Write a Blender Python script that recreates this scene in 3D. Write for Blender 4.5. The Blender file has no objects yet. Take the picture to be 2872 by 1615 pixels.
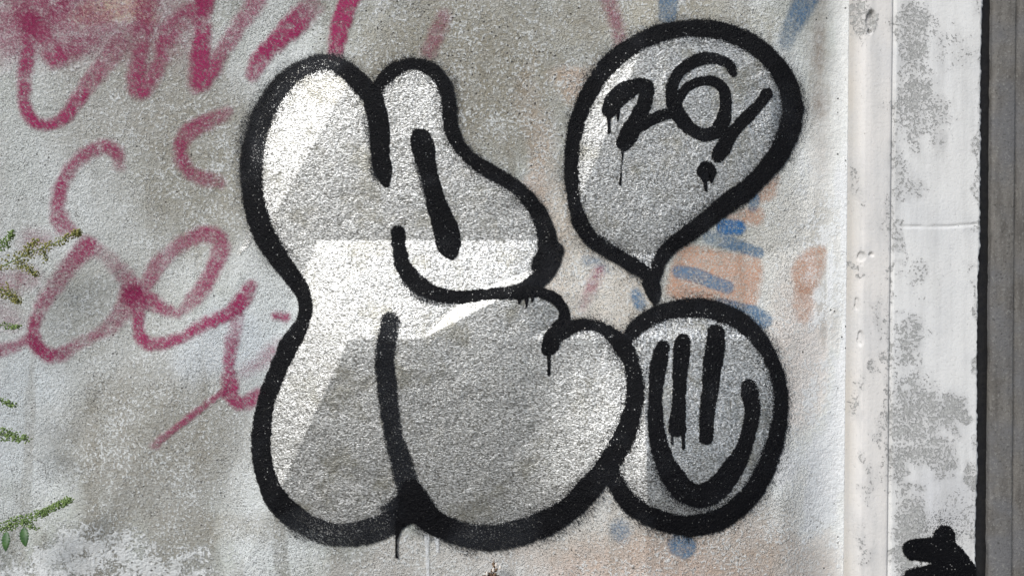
import bpy, math, random
import numpy as np

# ------------------------------------------------------------------ camera, sky, sun, exposure
SC = bpy.context.scene
W_M, DIST, ZC = 2.2, 1.75, 1.16           # width of wall in view, camera distance, camera height (metres)
K = W_M / 2872.0                          # metres per photo pixel on the wall plane
cd = bpy.data.cameras.new('camera'); cam = bpy.data.objects.new('camera', cd); SC.collection.objects.link(cam)
cd.sensor_width = 36.0; cd.lens = 36.0 * DIST / W_M; cd.clip_end = 600.0; cd.clip_start = 0.02
cam.location = (0, -DIST, ZC); cam.rotation_euler = (math.radians(90), 0, 0)
SC.camera = cam

SUN_EL, SUN_AZ = math.radians(40), math.radians(214)     # azimuth clockwise from +Y: in front of the wall, to its left
wd = bpy.data.worlds.new('World'); SC.world = wd; wd.use_nodes = True
wn, wl = wd.node_tree.nodes, wd.node_tree.links
bg = wn['Background']; sky = wn.new('ShaderNodeTexSky'); sky.sky_type = 'NISHITA'; sky.sun_disc = False
sky.sun_elevation = SUN_EL; sky.sun_rotation = SUN_AZ; sky.dust_density = 1.5; sky.air_density = 1.0
hs = wn.new('ShaderNodeHueSaturation'); hs.inputs['Saturation'].default_value = 1.0      # thin overcast
wl.new(sky.outputs[0], hs.inputs['Color']); wl.new(hs.outputs[0], bg.inputs[0]); bg.inputs[1].default_value = 0.07
sl = bpy.data.lights.new('sun', 'SUN'); sl.energy = 2.6; sl.angle = math.radians(26); sl.color = (1.0, 1.0, 0.985)
sun = bpy.data.objects.new('sun', sl); SC.collection.objects.link(sun)
sd = (math.sin(SUN_AZ) * math.cos(SUN_EL), math.cos(SUN_AZ) * math.cos(SUN_EL), math.sin(SUN_EL))
from mathutils import Vector
sun.rotation_euler = Vector(sd).to_track_quat('Z', 'Y').to_euler(); sun.location = (-3, -4, 6)
SC.view_settings.view_transform = 'Standard'; SC.view_settings.look = 'None'
SC.view_settings.gamma = 1.0; SC.view_settings.use_curve_mapping = False
SC.view_settings.exposure = 0.53
SC.render.engine = 'CYCLES'
SC.cycles.transparent_max_bounces = 16

# ------------------------------------------------------------------ helpers
COL = SC.collection
def link(o, parent=None):
    COL.objects.link(o)
    if parent is not None: o.parent = parent
    return o
def tag(o, label=None, cat=None, group=None, kind=None):
    if label: o['label'] = label
    if cat: o['category'] = cat
    if group: o['group'] = group
    if kind: o['kind'] = kind
    return o
def thing(name, label, cat, loc, group=None):
    o = bpy.data.objects.new(name, None); o.empty_display_size = 0.1; o.location = loc
    return tag(link(o), label, cat, group)
def off(parent):
    v = np.zeros(3)
    while parent is not None: v = v + np.array(parent.location[:]); parent = parent.parent
    return v
def mesh_np(name, V, F, mat, parent=None, attrs=None, smooth=True):
    """V (n,3) world coordinates, F (m,3 or 4) indices"""
    V = np.asarray(V, np.float32) - off(parent).astype(np.float32)
    F = np.asarray(F, np.int32); m, c = F.shape
    me = bpy.data.meshes.new(name)
    me.vertices.add(len(V)); me.vertices.foreach_set('co', V.ravel())
    me.loops.add(m * c); me.loops.foreach_set('vertex_index', F.ravel())
    me.polygons.add(m); me.polygons.foreach_set('loop_start', np.arange(0, m * c, c, dtype=np.int32))
    if smooth: me.polygons.foreach_set('use_smooth', np.ones(m, bool))
    me.update(calc_edges=True)
    for k, a in (attrs or {}).items():
        a = np.asarray(a, np.float32)
        if a.ndim == 2:
            at = me.attributes.new(k, 'FLOAT_COLOR', 'POINT')
            at.data.foreach_set('color', np.c_[a, np.ones(len(a), np.float32)].astype(np.float32).ravel())
        else:
            at = me.attributes.new(k, 'FLOAT', 'POINT'); at.data.foreach_set('value', a)
    me.materials.append(mat)
    return link(bpy.data.objects.new(name, me), parent)

def hash2(i, j, seed):
    n = (i.astype(np.int64) * 374761393 + j.astype(np.int64) * 668265263 + seed * 974634777) & 0x7fffffff
    n = ((n ^ (n >> 13)) * 1274126177) & 0x7fffffff
    return ((n ^ (n >> 16)) & 0xffff) / 65535.0
def vnoise(x, y, size, seed=0):
    u, v = x / size, y / size
    i, j = np.floor(u), np.floor(v); a, b = u - i, v - j
    a = a * a * a * (a * (a * 6 - 15) + 10); b = b * b * b * (b * (b * 6 - 15) + 10)
    h = lambda p, q: hash2(p, q, seed)
    return (h(i, j) * (1 - a) + h(i + 1, j) * a) * (1 - b) + (h(i, j + 1) * (1 - a) + h(i + 1, j + 1) * a) * b
def fbm(x, y, size, seed=0, oct=4):
    s, t, amp = 0, 0, 1.0
    for k in range(oct):
        s = s + amp * vnoise(x + 7.3 * k, y - 3.1 * k, size / 2 ** k, seed + k); t += amp; amp *= 0.5
    return s / t
def sstep(a, b, x):
    t = np.clip((x - a) / (b - a), 0, 1); return t * t * (3 - 2 * t)
def srgb(r, g, b):
    f = lambda c: c / 12.92 if c <= 0.04045 else ((c + 0.055) / 1.055) ** 2.4
    return (f(r / 255), f(g / 255), f(b / 255))

# photo pixel frames: each zoomed view used for measuring -> photo pixels
S1 = lambda x, y: (x / 1.789, y / 1.789)
S2 = lambda x, y: (640 + x / 2.07, 100 + y / 2.07)
S3 = lambda x, y: (640 + x / 1.5833, 700 + y / 1.5833)
S4 = lambda x, y: (1500 + x / 1.81125, y / 1.81125)
S5 = lambda x, y: (1600 + x / 1.7357, 780 + y / 1.7357)
S7 = lambda x, y: (2200 + x / 1.789, 805 + y / 1.789)
S8 = lambda x, y: (x / 1.789, 805 + y / 1.789)
SB = lambda x, y: (1650 + x / 3.0187, 480 + y / 3.0187)
SP = lambda x, y: (400 + x / 2.07, 600 + y / 2.07)
SL = lambda x, y: (x / 3.6225, 600 + y / 3.6225)
D_ = lambda x, y: (x * 1.1149, y * 1.1149)
SCALE = {S1: 1.789, S2: 2.07, S3: 1.5833, S4: 1.81125, S5: 1.7357, S7: 1.789, S8: 1.789, SB: 3.0187, SP: 2.07, SL: 3.6225, D_: 1 / 1.1149}
def T(f, *pts, w=None, d=1.0):
    """points (x, y[, width[, density]]) of one view -> photo pixels"""
    out = []
    for p in pts:
        x, y = f(p[0], p[1])
        ww = (p[2] if len(p) > 2 else w) / SCALE[f]
        out.append((x, y, ww, p[3] if len(p) > 3 else d))
    return out
def wx(sx): return (sx - 1436.0) * K
def wz(sy): return ZC - (sy - 807.5) * K

# ------------------------------------------------------------------ relief of the wall, metres towards the street
MM = 0.001
LEAN = -16.0                                # the mouldings lean this many pixels over the height of the picture
def profile(s):
    """height of the moulding and pilaster against the position across (photo pixels at the top)"""
    xs = [0, 2362, 2379, 2394, 2404, 2411, 2420, 2433, 2486, 2491, 2494.5, 2498, 2503, 2900]
    hs = [0, 0, 1.2, 4, 8, 14, 18.5, 20, 20.5, 20, 15, 15, 19.5, 20]
    return np.interp(s, xs, hs) * MM
def facets(px, py):
    """shallow bevelled panels cast in the render; arguments in photo pixels"""
    x, y = px / 1.1149, py / 1.1149
    m = 1.1149 * K
    def side(ax, ay, bx, by):              # metres to the left of the line a->b (b below a)
        L = math.hypot(bx - ax, by - ay); nx, ny = (by - ay) / L, -(bx - ax) / L
        return ((ax - x) * nx + (ay - y) * ny) * m
    ta = math.tan(math.radians(9.5)); tb = math.tan(math.radians(8.5)); h0 = 245 * m * ta
    U = np.minimum(0, -tb * side(860, 250, 690, 545)); U = np.maximum(U, -0.020)
    U = np.where(y > 605, np.maximum(U, -0.02), U)
    top = h0 - ta * np.maximum(0, 850 - y) * m
    left = h0 - math.tan(math.radians(13)) * np.maximum(0, side(885, 850, 715, 1220))
    right = h0 - 0.07 * np.maximum(0, (x - 1960)) * m
    L1 = np.minimum(np.minimum(h0, top), np.minimum(left, right))
    ridge = h0 - 0.42 * np.maximum(0, side(1210, 775, 1065, 850)) - 0.1 * np.maximum(0, x - 1330) * m - 0.3 * np.maximum(0, 740 - y) * m
    L1 = np.maximum(L1, np.minimum(np.minimum(h0, left), ridge))
    U2 = np.minimum(0.008, 0.008 - tb * side(1560, 250, 1470, 470)) - 0.1 * np.maximum(0, y - 600) * m - 0.07 * np.maximum(0, x - 1930) * m
    swell = (np.where(x < 1610, 0.26 * (x - 1390), 0.26 * 220 - 0.10 * (x - 1610)) + 0.05 * np.clip(y - 900, 0, 330)) * m
    L1 = L1 - 0.030 * np.clip(y - 850, 0, 700) * m
    L1 = L1 + (.5 * (swell + np.sqrt(swell ** 2 + .009 ** 2))) * sstep(740, 1200, y)
    tip = 0.060 * np.clip(605 - y, 0, 720) * m          # upper faces lean out a little towards the top
    H = np.maximum(np.maximum(U, L1), np.maximum(U2, -0.02)) + tip
    H = H * sstep(2135, 1930, x) * sstep(-300, 100, x)
    return H
def height(X, Z):
    px, py = X / K + 1436, (ZC - Z) / K + 807.5
    lean = LEAN * py / 1615
    H = profile(px - lean)
    g = 1 - sstep(2330, 2380, px)
    H = H + facets(px, py)
    H = H + (fbm(X, Z, 0.16, 3, 2) - .5) * 0.004 * (0.35 + .65 * g) + (fbm(X, Z, 0.030, 9, 2) - .5) * 0.0011 * (0.4 + .6 * g)
    H = H + (vnoise(X, Z, 0.0065, 21) - .5) * 0.0006 * (0.15 + .85 * g)
    # horizontal crack across the pilaster
    cr = np.exp(-((py - 634 - 4 * (vnoise(X, Z, .03, 5) - .5) - 3 * np.sin(px * .02)) / 3.2) ** 2) * sstep(2501, 2513, px) * sstep(2740, 2722, px)
    H = H - 0.0022 * cr * (.25 + 1.3 * vnoise(X, Z, .022, 6))
    # knocked-off pieces on the moulding edge
    for cx, cy, rx, ry, dp in ((2432, 62, 13, 36, 9), (2407, 722, 8, 18, 6), (2434, 715, 9, 7, 5), (2405, 945, 7, 22, 5), (2398, 855, 5, 20, 4)):
        q = ((px - cx) / rx) ** 2 + ((py - cy) / ry) ** 2 + (vnoise(X, Z, .008, 31) - .5) * 1.2
        H = H - dp * MM * sstep(1.15, 0.55, q)
    return H

# grid shared by the wall and by every coat of paint on it
fine = 2.7 * MM
xs_in = np.arange(-1.17, wx(2340), fine)
xs_pr = np.arange(xs_in[-1] + 1.6 * MM, wx(2744), 1.6 * MM)
xs_out = -1.17 - np.array([1.4, 1.0, .7, .45, .28, .16, .08, .03])
XS = np.concatenate([xs_out, xs_in, xs_pr])
z_in = np.arange(ZC - .66, ZC + .66, fine)
ZS = np.concatenate([np.array([-.02, .1, .2, .3, .38, .44, .48]), z_in, np.array([1.85, 1.9, 2.0, 2.15, 2.35, 2.6, 2.8])])
NX, NZ = len(XS), len(ZS)
GX, GZ = np.meshgrid(XS, ZS)
_py = (ZC - GZ) / K + 807.5
GX = GX + (LEAN * _py / 1615 * K) * sstep(wx(2230), wx(2372), GX)
rag = ((fbm(GZ, GZ * 0, .16, 77, 6) - .5) * 7 + (vnoise(GZ, GZ * 0, .005, 78) - .5) * 2.0) * MM
GX = GX + rag * sstep(XS[-1] - 12 * MM, XS[-1], XS)[None, :]
GH = height(GX, GZ)
edge = sstep(XS[-1] - 7 * MM, XS[-1], XS)[None, :]
GH = GH - edge ** 2 * 0.006 * (0.4 + 1.2 * vnoise(GX, GZ, .012, 80))
# where each grid point is seen in the photograph
PX = GX * DIST / (DIST - GH) / K + 1436
PY = 807.5 - (GZ - ZC) * DIST / (DIST - GH) / K

# ------------------------------------------------------------------ materials
class NT:
    def __init__(s, name):
        s.m = bpy.data.materials.new(name); s.m.use_nodes = True
        s.t = s.m.node_tree; s.n = s.t.nodes; s.b = s.n['Principled BSDF']; s.o = s.n['Material Output']
        s.pos = s.n.new('ShaderNodeNewGeometry').outputs['Position']
    def put(s, inp, v):
        if isinstance(v, bpy.types.NodeSocket): s.t.links.new(v, inp)
        elif isinstance(v, (tuple, list)): inp.default_value = (*v, 1.0) if len(v) == 3 and len(inp.default_value) == 4 else v
        else: inp.default_value = v
    def attr(s, name, col=False):
        a = s.n.new('ShaderNodeAttribute'); a.attribute_name = name
        return a.outputs['Color'] if col else a.outputs['Fac']
    def noise(s, scale, detail=3, rough=.55, vec=None, dist=0):
        t = s.n.new('ShaderNodeTexNoise'); t.inputs['Scale'].default_value = scale; t.inputs['Detail'].default_value = detail
        t.inputs['Roughness'].default_value = rough; t.inputs['Distortion'].default_value = dist
        s.t.links.new(vec or s.pos, t.inputs['Vector']); return t.outputs['Fac']
    def voro(s, scale, vec=None, out='Distance', rnd=1.0):
        t = s.n.new('ShaderNodeTexVoronoi'); t.inputs['Scale'].default_value = scale; t.inputs['Randomness'].default_value = rnd
        s.t.links.new(vec or s.pos, t.inputs['Vector']); return t
    def math(s, op, a, b=0.0, c=0.0, clamp=False):
        t = s.n.new('ShaderNodeMath'); t.operation = op; t.use_clamp = clamp
        s.put(t.inputs[0], a); s.put(t.inputs[1], b)
        if op in ('MULTIPLY_ADD',): s.put(t.inputs[2], c)
        return t.outputs[0]
    def ramp(s, v, a, b, lo=0.0, hi=1.0, smooth=True):
        t = s.n.new('ShaderNodeMapRange'); t.interpolation_type = 'SMOOTHSTEP' if smooth else 'LINEAR'
        for i, q in enumerate((v, a, b, lo, hi)): s.put(t.inputs[i], q)
        return t.outputs[0]
    def mix(s, f, a, b, mode='MIX'):
        t = s.n.new('ShaderNodeMix'); t.data_type = 'RGBA'; t.blend_type = mode
        s.put(t.inputs[0], f); s.put(t.inputs[6], a); s.put(t.inputs[7], b); return t.outputs[2]
    def stretch(s, x, y, z):
        t = s.n.new('ShaderNodeMapping'); t.inputs['Scale'].default_value = (x, y, z); s.t.links.new(s.pos, t.inputs['Vector']); return t.outputs[0]
    def bump(s, h, dist, strength=1.0, normal=None):
        t = s.n.new('ShaderNodeBump'); t.inputs['Distance'].default_value = dist; s.put(t.inputs['Strength'], strength); s.t.links.new(h, t.inputs['Height'])
        if normal is not None: s.t.links.new(normal, t.inputs['Normal'])
        return t.outputs[0]
    def set(s, **k):
        for a, v in k.items(): s.put(s.b.inputs[a.replace('_', ' ')], v)
        return s.m

def wall_material():
    s = NT('weathered_render')
    col, grit, ww, dark = s.attr('col', True), s.attr('grit'), s.attr('ww'), s.attr('pits')
    n1 = s.noise(165, 4, .64); n2 = s.noise(400, 3, .6); n5 = s.noise(12, 5, .6); n3 = s.noise(26, 6, .62); n4 = s.noise(70, 4, .6)
    c = s.mix(s.math('MULTIPLY', s.ramp(n3, .35, .7), .22), col, (.36, .35, .33), 'MULTIPLY')
    c = s.mix(s.math('MULTIPLY', s.ramp(n4, .35, .65), .30), c, (.55, .56, .55))
    # light sand grains and dark pits of the render
    c = s.mix(s.math('MULTIPLY', s.ramp(s.math('ADD', n1, s.math('MULTIPLY', s.math('SUBTRACT', n5, .5), .35)), .53, .62), s.math('MULTIPLY', grit, .80)), c, (.70, .715, .71))
    c = s.mix(s.math('MULTIPLY', s.ramp(s.math('ADD', n2, s.math('MULTIPLY', s.math('SUBTRACT', n3, .5), .3)), .49, .35), s.math('MULTIPLY', grit, .76)), c, (.10, .097, .088))
    # remains of whitewash with ragged edges
    q = s.math('ADD', ww, s.math('ADD', s.math('MULTIPLY', s.math('SUBTRACT', n3, .5), 1.5), s.math('MULTIPLY', s.math('SUBTRACT', n1, .5), 1.1)))
    wm = s.ramp(q, .46, .58)
    wcol = s.mix(s.ramp(n4, .3, .7), (.68, .69, .69), (.80, .81, .81))
    c = s.mix(s.math('MULTIPLY', wm, .66), c, wcol)
    v = s.voro(120); vs = s.n.new('ShaderNodeSeparateColor'); s.t.links.new(v.outputs['Color'], vs.inputs[0])
    pit = s.math('MULTIPLY', s.ramp(v.outputs['Distance'], .30, .16), s.ramp(s.math('ADD', vs.outputs[0], dark), .98, 1.02))
    c = s.mix(s.math('MULTIPLY', pit, .85), c, (.055, .05, .045))
    h = s.math('ADD', s.math('MULTIPLY', s.math('ADD', n1, s.math('MULTIPLY', n2, .5)), s.math('ADD', grit, .12)), s.math('MULTIPLY', wm, s.math('MULTIPLY', grit, .18)))
    h = s.math('SUBTRACT', h, s.math('MULTIPLY', pit, .4))
    return s.set(Base_Color=c, Roughness=.88, Specular_IOR_Level=.25, Normal=s.bump(h, 5.0 * MM, .95))

def pilaster_material():
    s = NT('peeling_white_paint')
    peel = s.attr('peel'); col = s.attr('col', True)
    n1 = s.noise(170, 4, .6); n3 = s.noise(44, 7, .7); n4 = s.noise(150, 5, .7); nl = s.noise(8, 4); st = s.noise(40, 4, .6, s.stretch(1, 1, .10)); ng = s.noise(16, 7, .7)
    q = s.math('ADD', peel, s.math('ADD', s.math('MULTIPLY', s.math('SUBTRACT', n3, .5), 1.1), s.math('MULTIPLY', s.math('SUBTRACT', n4, .5), 2.3)))
    pm = s.ramp(q, .50, .60)
    grime = s.ramp(s.math('ADD', s.math('MULTIPLY', peel, .5), s.math('ADD', s.math('MULTIPLY', ng, .5), s.math('MULTIPLY', st, .5))), .46, .8)
    paint = s.mix(s.math('MULTIPLY', s.ramp(st, .35, .75), .40), col, (.46, .455, .44))
    paint = s.mix(s.math('MULTIPLY', s.ramp(nl, .4, .7), .30), paint, (.50, .51, .53))
    paint = s.mix(s.math('MULTIPLY', grime, .42), paint, (.36, .355, .35))
    paint = s.mix(s.math('MULTIPLY', s.ramp(n4, .42, .30), .5), paint, (.22, .22, .215))
    bare = s.mix(s.ramp(n1, .35, .65), (.27, .27, .26), (.42, .42, .405))
    c = s.mix(s.math('MULTIPLY', pm, .85), paint, bare)
    edge_shade = s.math('MULTIPLY', s.ramp(q, .45, .50), s.ramp(q, .58, .52)); c = s.mix(s.math('MULTIPLY', edge_shade, .35), c, (.12, .115, .11))  # painted shadow line along the edges of the peeled flakes
    h = s.math('SUBTRACT', s.math('MULTIPLY', s.math('ADD', n1, n4), .35), s.math('MULTIPLY', pm, .5))
    return s.set(Base_Color=c, Roughness=.75, Specular_IOR_Level=.3, Normal=s.bump(h, 2.2 * MM, .9))

def paint_material(name, kind, c1, c2=None, void=.10, gain=3.0, grain=1.1):
    """spray paint over the render; u: distance inside the stroke's edge in units of its softness, dens: how much was sprayed"""
    s = NT(name); u, dens = s.attr('u'), s.attr('dens')
    n1 = s.noise(230, 4, .62); n2 = s.noise(480, 3, .6)
    e = s.ramp(u, -1.0, 1.0)
    cov = s.math('MULTIPLY', e, dens)
    pitn = s.math('ADD', .5, s.math('MULTIPLY', s.math('SUBTRACT', s.math('ADD', s.math('MULTIPLY', n1, .6 if kind != 'black' else .3), s.math('MULTIPLY', n2, .4 if kind != 'black' else .7)), .5), grain * 2))
    a = s.math('ADD', .5, s.math('MULTIPLY', s.math('SUBTRACT', cov, pitn), gain), clamp=True)
    if kind == 'flat':          # thin old paint: patchy, seen through, missing from the grains that stand out
        wear = s.ramp(s.noise(38, 5, .65), .32, .56, .5, 1.0)
        a = s.math('MULTIPLY', s.math('MULTIPLY', s.math('POWER', cov, 1.1), wear), s.ramp(pitn, .38, .78, 1.0, .26), clamp=True)
    v = s.voro(300); vs = s.n.new('ShaderNodeSeparateColor'); s.t.links.new(v.outputs['Color'], vs.inputs[0])
    hole = s.math('MULTIPLY', s.ramp(v.outputs['Distance'], .46, .26), s.ramp(s.math('SUBTRACT', vs.outputs[0], s.math('MULTIPLY', dens, .20)), 1 - void - .02, 1 - void + .02))  # specks missed by the paint; in black coats they also stand in for glints
    a = s.math('MULTIPLY', a, s.math('SUBTRACT', 1.0, s.math('MULTIPLY', hole, .85)))
    nb = s.noise(24, 4)
    h = s.math('ADD', n1, s.math('MULTIPLY', n2, .45))
    if kind == 'silver':
        n3s = s.noise(300, 4, .7, s.stretch(.62, 1, 1.15))
        c = s.mix(s.ramp(s.math('ADD', s.math('MULTIPLY', n2, .3), s.math('MULTIPLY', n3s, .7)), .40, .60), c1, c2)  # dark grain puts the shade of tiny pits into the silver's colour
        c = s.mix(s.math('MULTIPLY', s.ramp(s.noise(11, 6, .7), .5, .68), .6), c, (.26, .245, .195))
        s.set(Base_Color=c, Metallic=.9, Roughness=s.ramp(nb, .3, .7, .33, .40), Normal=s.bump(s.math('ADD', h, n3s), 1.1 * MM, .9))
    elif kind == 'black':
        c = s.mix(s.ramp(s.math('SUBTRACT', dens, s.math('MULTIPLY', nb, .25)), .55, .9), c2, c1)
        s.set(Base_Color=c, Roughness=s.ramp(nb, .35, .65, .22, .42), Specular_IOR_Level=s.ramp(dens, .7, 1.0, .20, .10), Normal=s.bump(h, 3.2 * MM, .95))
    else:
        c = s.mix(s.ramp(n1, .35, .68), c1, c2 or c1)
        s.set(Base_Color=c, Roughness=.75, Specular_IOR_Level=.25, Normal=s.bump(h, 2.8 * MM, .9))
    s.put(s.b.inputs['Alpha'], a)
    return s.m

M_WALL, M_PIL = wall_material(), pilaster_material()
M_BLACK = paint_material('black_spray_paint', 'black', (.003, .003, .004), (.008, .009, .012), .27, 3.2, 1.6)
M_SILVER = paint_material('silver_spray_paint', 'silver', (.165, .16, .145), (.80, .795, .78), .0, 2.5, 1.0)
M_PINK = paint_material('magenta_spray_paint', 'flat', srgb(136, 28, 76), srgb(165, 56, 102), .42, 2.2, 1.25)
M_DRIP = paint_material('white_silver_drip', 'flat', (.62, .63, .64), (.78, .79, .80), .0, 2.2, .6)
M_BLUE = paint_material('blue_brushed_paint', 'flat', srgb(82, 112, 142), srgb(130, 150, 168), .30, 2.4, 1.3)
M_BLUE2 = paint_material('strong_blue_paint', 'flat', srgb(40, 94, 148), srgb(70, 122, 168), .25, 2.4, 1.2)
M_ORANGE = paint_material('faded_orange_paint', 'flat', srgb(192, 146, 120), srgb(208, 172, 150), .32, 2.0, 1.3)

def simple(name, c1, c2, scale, rough=.8, bumpd=2 * MM, detail=5):
    s = NT(name); n = s.noise(scale, detail, .6); n2 = s.noise(scale * 6, 3)
    c = s.mix(s.ramp(n, .3, .7), c1, c2)
    return s.set(Base_Color=c, Roughness=rough, Normal=s.bump(s.math('ADD', n, s.math('MULTIPLY', n2, .3)), bumpd, .8))

# ------------------------------------------------------------------ ground
g = 60.0
s_ = NT('worn_asphalt'); nn = s_.noise(90, 4); nb = s_.noise(1.2, 5)
M_GROUND = s_.set(Base_Color=s_.mix(s_.ramp(nn, .35, .7), s_.mix(s_.ramp(nb, .3, .7), (.05, .05, .048), (.09, .086, .08)), (.16, .155, .145)), Roughness=.9, Normal=s_.bump(nn, 3 * MM))
ground = mesh_np('ground', [(-g, -g, 0), (g, -g, 0), (g, g, 0), (-g, g, 0)], [(0, 1, 2, 3)], M_GROUND, smooth=False); tag(ground, kind='structure')

# ------------------------------------------------------------------ the rendered wall: panel, moulding, pilaster
DX, DY = PX / 1.1149, PY / 1.1149          # 2576-pixel view of the photograph, used for the stains
base = np.empty((NZ, NX, 3)); base[:] = srgb(175, 178, 172)
ww = np.full((NZ, NX), -.12); pits = np.full((NZ, NX), .03); grit = np.full((NZ, NX), 1.0)
mac = fbm(GX, GZ, .26, 401, 5); mac2 = fbm(GX * 2.2, GZ * .5, .09, 402, 4)
def lerpc(m, c):
    global base
    base = base * (1 - m[..., None]) + np.array(srgb(*c)) * m[..., None]
lerpc(sstep(.50, .64, mac) * .8, (202, 205, 204)); lerpc(sstep(.49, .34, mac) * .8, (132, 131, 124)); lerpc(sstep(.53, .70, mac2) * .6, (124, 121, 112)); lerpc(sstep(.42, .25, mac2) * .4, (200, 201, 199))
warp = (fbm(GX, GZ, .12, 41) - .5) * 130; warp2 = (fbm(GX, GZ, .12, 51) - .5) * 130
def blob(cx, cy, rx, ry, s=.45):
    q = np.sqrt(((DX + warp - cx) / rx) ** 2 + ((DY + warp2 - cy) / ry) ** 2)
    return sstep(1 + s, 1 - s, q)
def tint(m, c, a=1.0):
    global base
    base = base * (1 - (m * a)[..., None]) + np.array(srgb(*c)) * (m * a)[..., None]
for a in ((1150, 180, 330, 200, (150, 145, 132), .8), (330, 150, 260, 260, (150, 146, 140), .5), (500, 440, 220, 260, (150, 147, 138), .7),
          (420, 1080, 260, 230, (148, 146, 140), .8), (100, 700, 260, 500, (182, 184, 183), .6), (60, 1050, 120, 160, (196, 201, 204), .7),
          (1480, 1250, 260, 200, (196, 190, 184), .6), (1900, 1400, 330, 120, (180, 166, 155), .8), (1600, 1440, 260, 60, (196, 160, 140), .45),
          (2050, 1180, 120, 260, (220, 220, 217), .85), (2070, 700, 150, 480, (222, 221, 217), .9), (1960, 650, 90, 220, (188, 184, 176), .7),
          (1500, 700, 160, 260, (198, 188, 176), .7), (1345, 380, 40, 220, (196, 160, 136), .45), (1470, 190, 50, 40, (200, 165, 140), .5),
          (2020, 930, 90, 240, (196, 180, 170), .5), (300, 20, 90, 50, (214, 204, 168), .6), (1720, 60, 260, 80, (172, 168, 156), .8),
          (700, 60, 90, 120, (205, 208, 206), .5), (700, 900, 100, 160, (190, 196, 198), .6), (560, 880, 110, 90, (190, 196, 202), .6),
          (1120, 1420, 300, 50, (186, 180, 174), .6)):
    tint(blob(*a[:4]), a[4], a[5])
for a in ((1180, 230, 260, 170, (128, 122, 108), .75), (520, 430, 130, 200, (134, 129, 116), .7), (330, 1120, 230, 150, (136, 132, 122), .7), (280, 760, 150, 150, (140, 136, 126), .5), (520, 1330, 240, 60, (140, 135, 124), .6),
          (1700, 1400, 420, 60, (164, 148, 134), .6), (330, 250, 200, 150, (142, 137, 128), .5), (1600, 30, 200, 60, (150, 144, 130), .6), (1390, 520, 50, 260, (168, 152, 136), .5), (1700, 1250, 60, 60, (206, 200, 194), .6)):
    tint(blob(*a[:4]), a[4], a[5])
runs = sstep(.55, .72, fbm(GX * 1.0, GZ * .12, .035, 433, 4)) * sstep(.4, .7, fbm(GX, GZ, .3, 434, 2)); tint(runs, (128, 122, 110), .45)
for a in ((230, 1425, 420, 95, .62), (60, 940, 110, 150, .30), (100, 430, 110, 90, .28), (230, 540, 110, 60, .25), (960, 40, 150, 90, .35), (1250, 60, 260, 90, .22),
          (1650, 110, 90, 120, .30), (640, 130, 90, 120, .25), (430, 40, 100, 60, .25), (700, 800, 80, 200, .30), (520, 930, 120, 90, .25),
          (2070, 620, 120, 340, .52), (2070, 1150, 120, 360, .52), (1990, 1260, 90, 60, .4), (1080, 1380, 60, 50, .35)):
    ww = np.maximum(ww, -.12 + (a[4] + .12) * blob(*a[:4], s=.6))
pits += .13 * blob(1150, 150, 330, 240) + .06 * blob(520, 1400, 200, 80) + .05 * blob(1000, 60, 260, 80)
right = sstep(1960, 2080, DX + warp * .4)
grit = 1 - .72 * right; grit *= 1 - .15 * blob(60, 950, 130, 250)
# brown run-off streak beside the moulding, where rain comes down
streak = np.exp(-((DX - 2063 + 10 * (vnoise(GX, GZ, .2, 61) - .5)) / 26) ** 2) * sstep(640, 250, DY) * (.5 + .7 * vnoise(GX, GZ, .05, 62))
tint(np.clip(streak, 0, 1), (120, 108, 98), .75); ww -= .5 * streak
tint(sstep(2080, 2130, DX) * 1.0, (212, 211, 208), .85)
for pts in ([(1795, 640), (1815, 622), (1850, 618), (1870, 600)], [(1480, 885), (1500, 878), (1514, 890), (1518, 905)], [(1230, 1040), (1236, 1100), (1228, 1170)], [(60, 1130), (110, 1170), (128, 1240)], [(2000, 585), (2030, 560), (2060, 548)], [(1990, 1290), (2040, 1300), (2090, 1330)]):
    for (ax, ay), (bx, by) in zip(pts[:-1], pts[1:]):
        L2 = (bx - ax) ** 2 + (by - ay) ** 2; q = np.clip(((DX - ax) * (bx - ax) + (DY - ay) * (by - ay)) / L2, 0, 1)
        tint(sstep(3.2, .6, np.hypot(DX + warp * .12 - ax - (bx - ax) * q, DY + warp2 * .12 - ay - (by - ay) * q)), (70, 66, 60), .75)
base = np.clip(base * 1.30, 0, .82)
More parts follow.
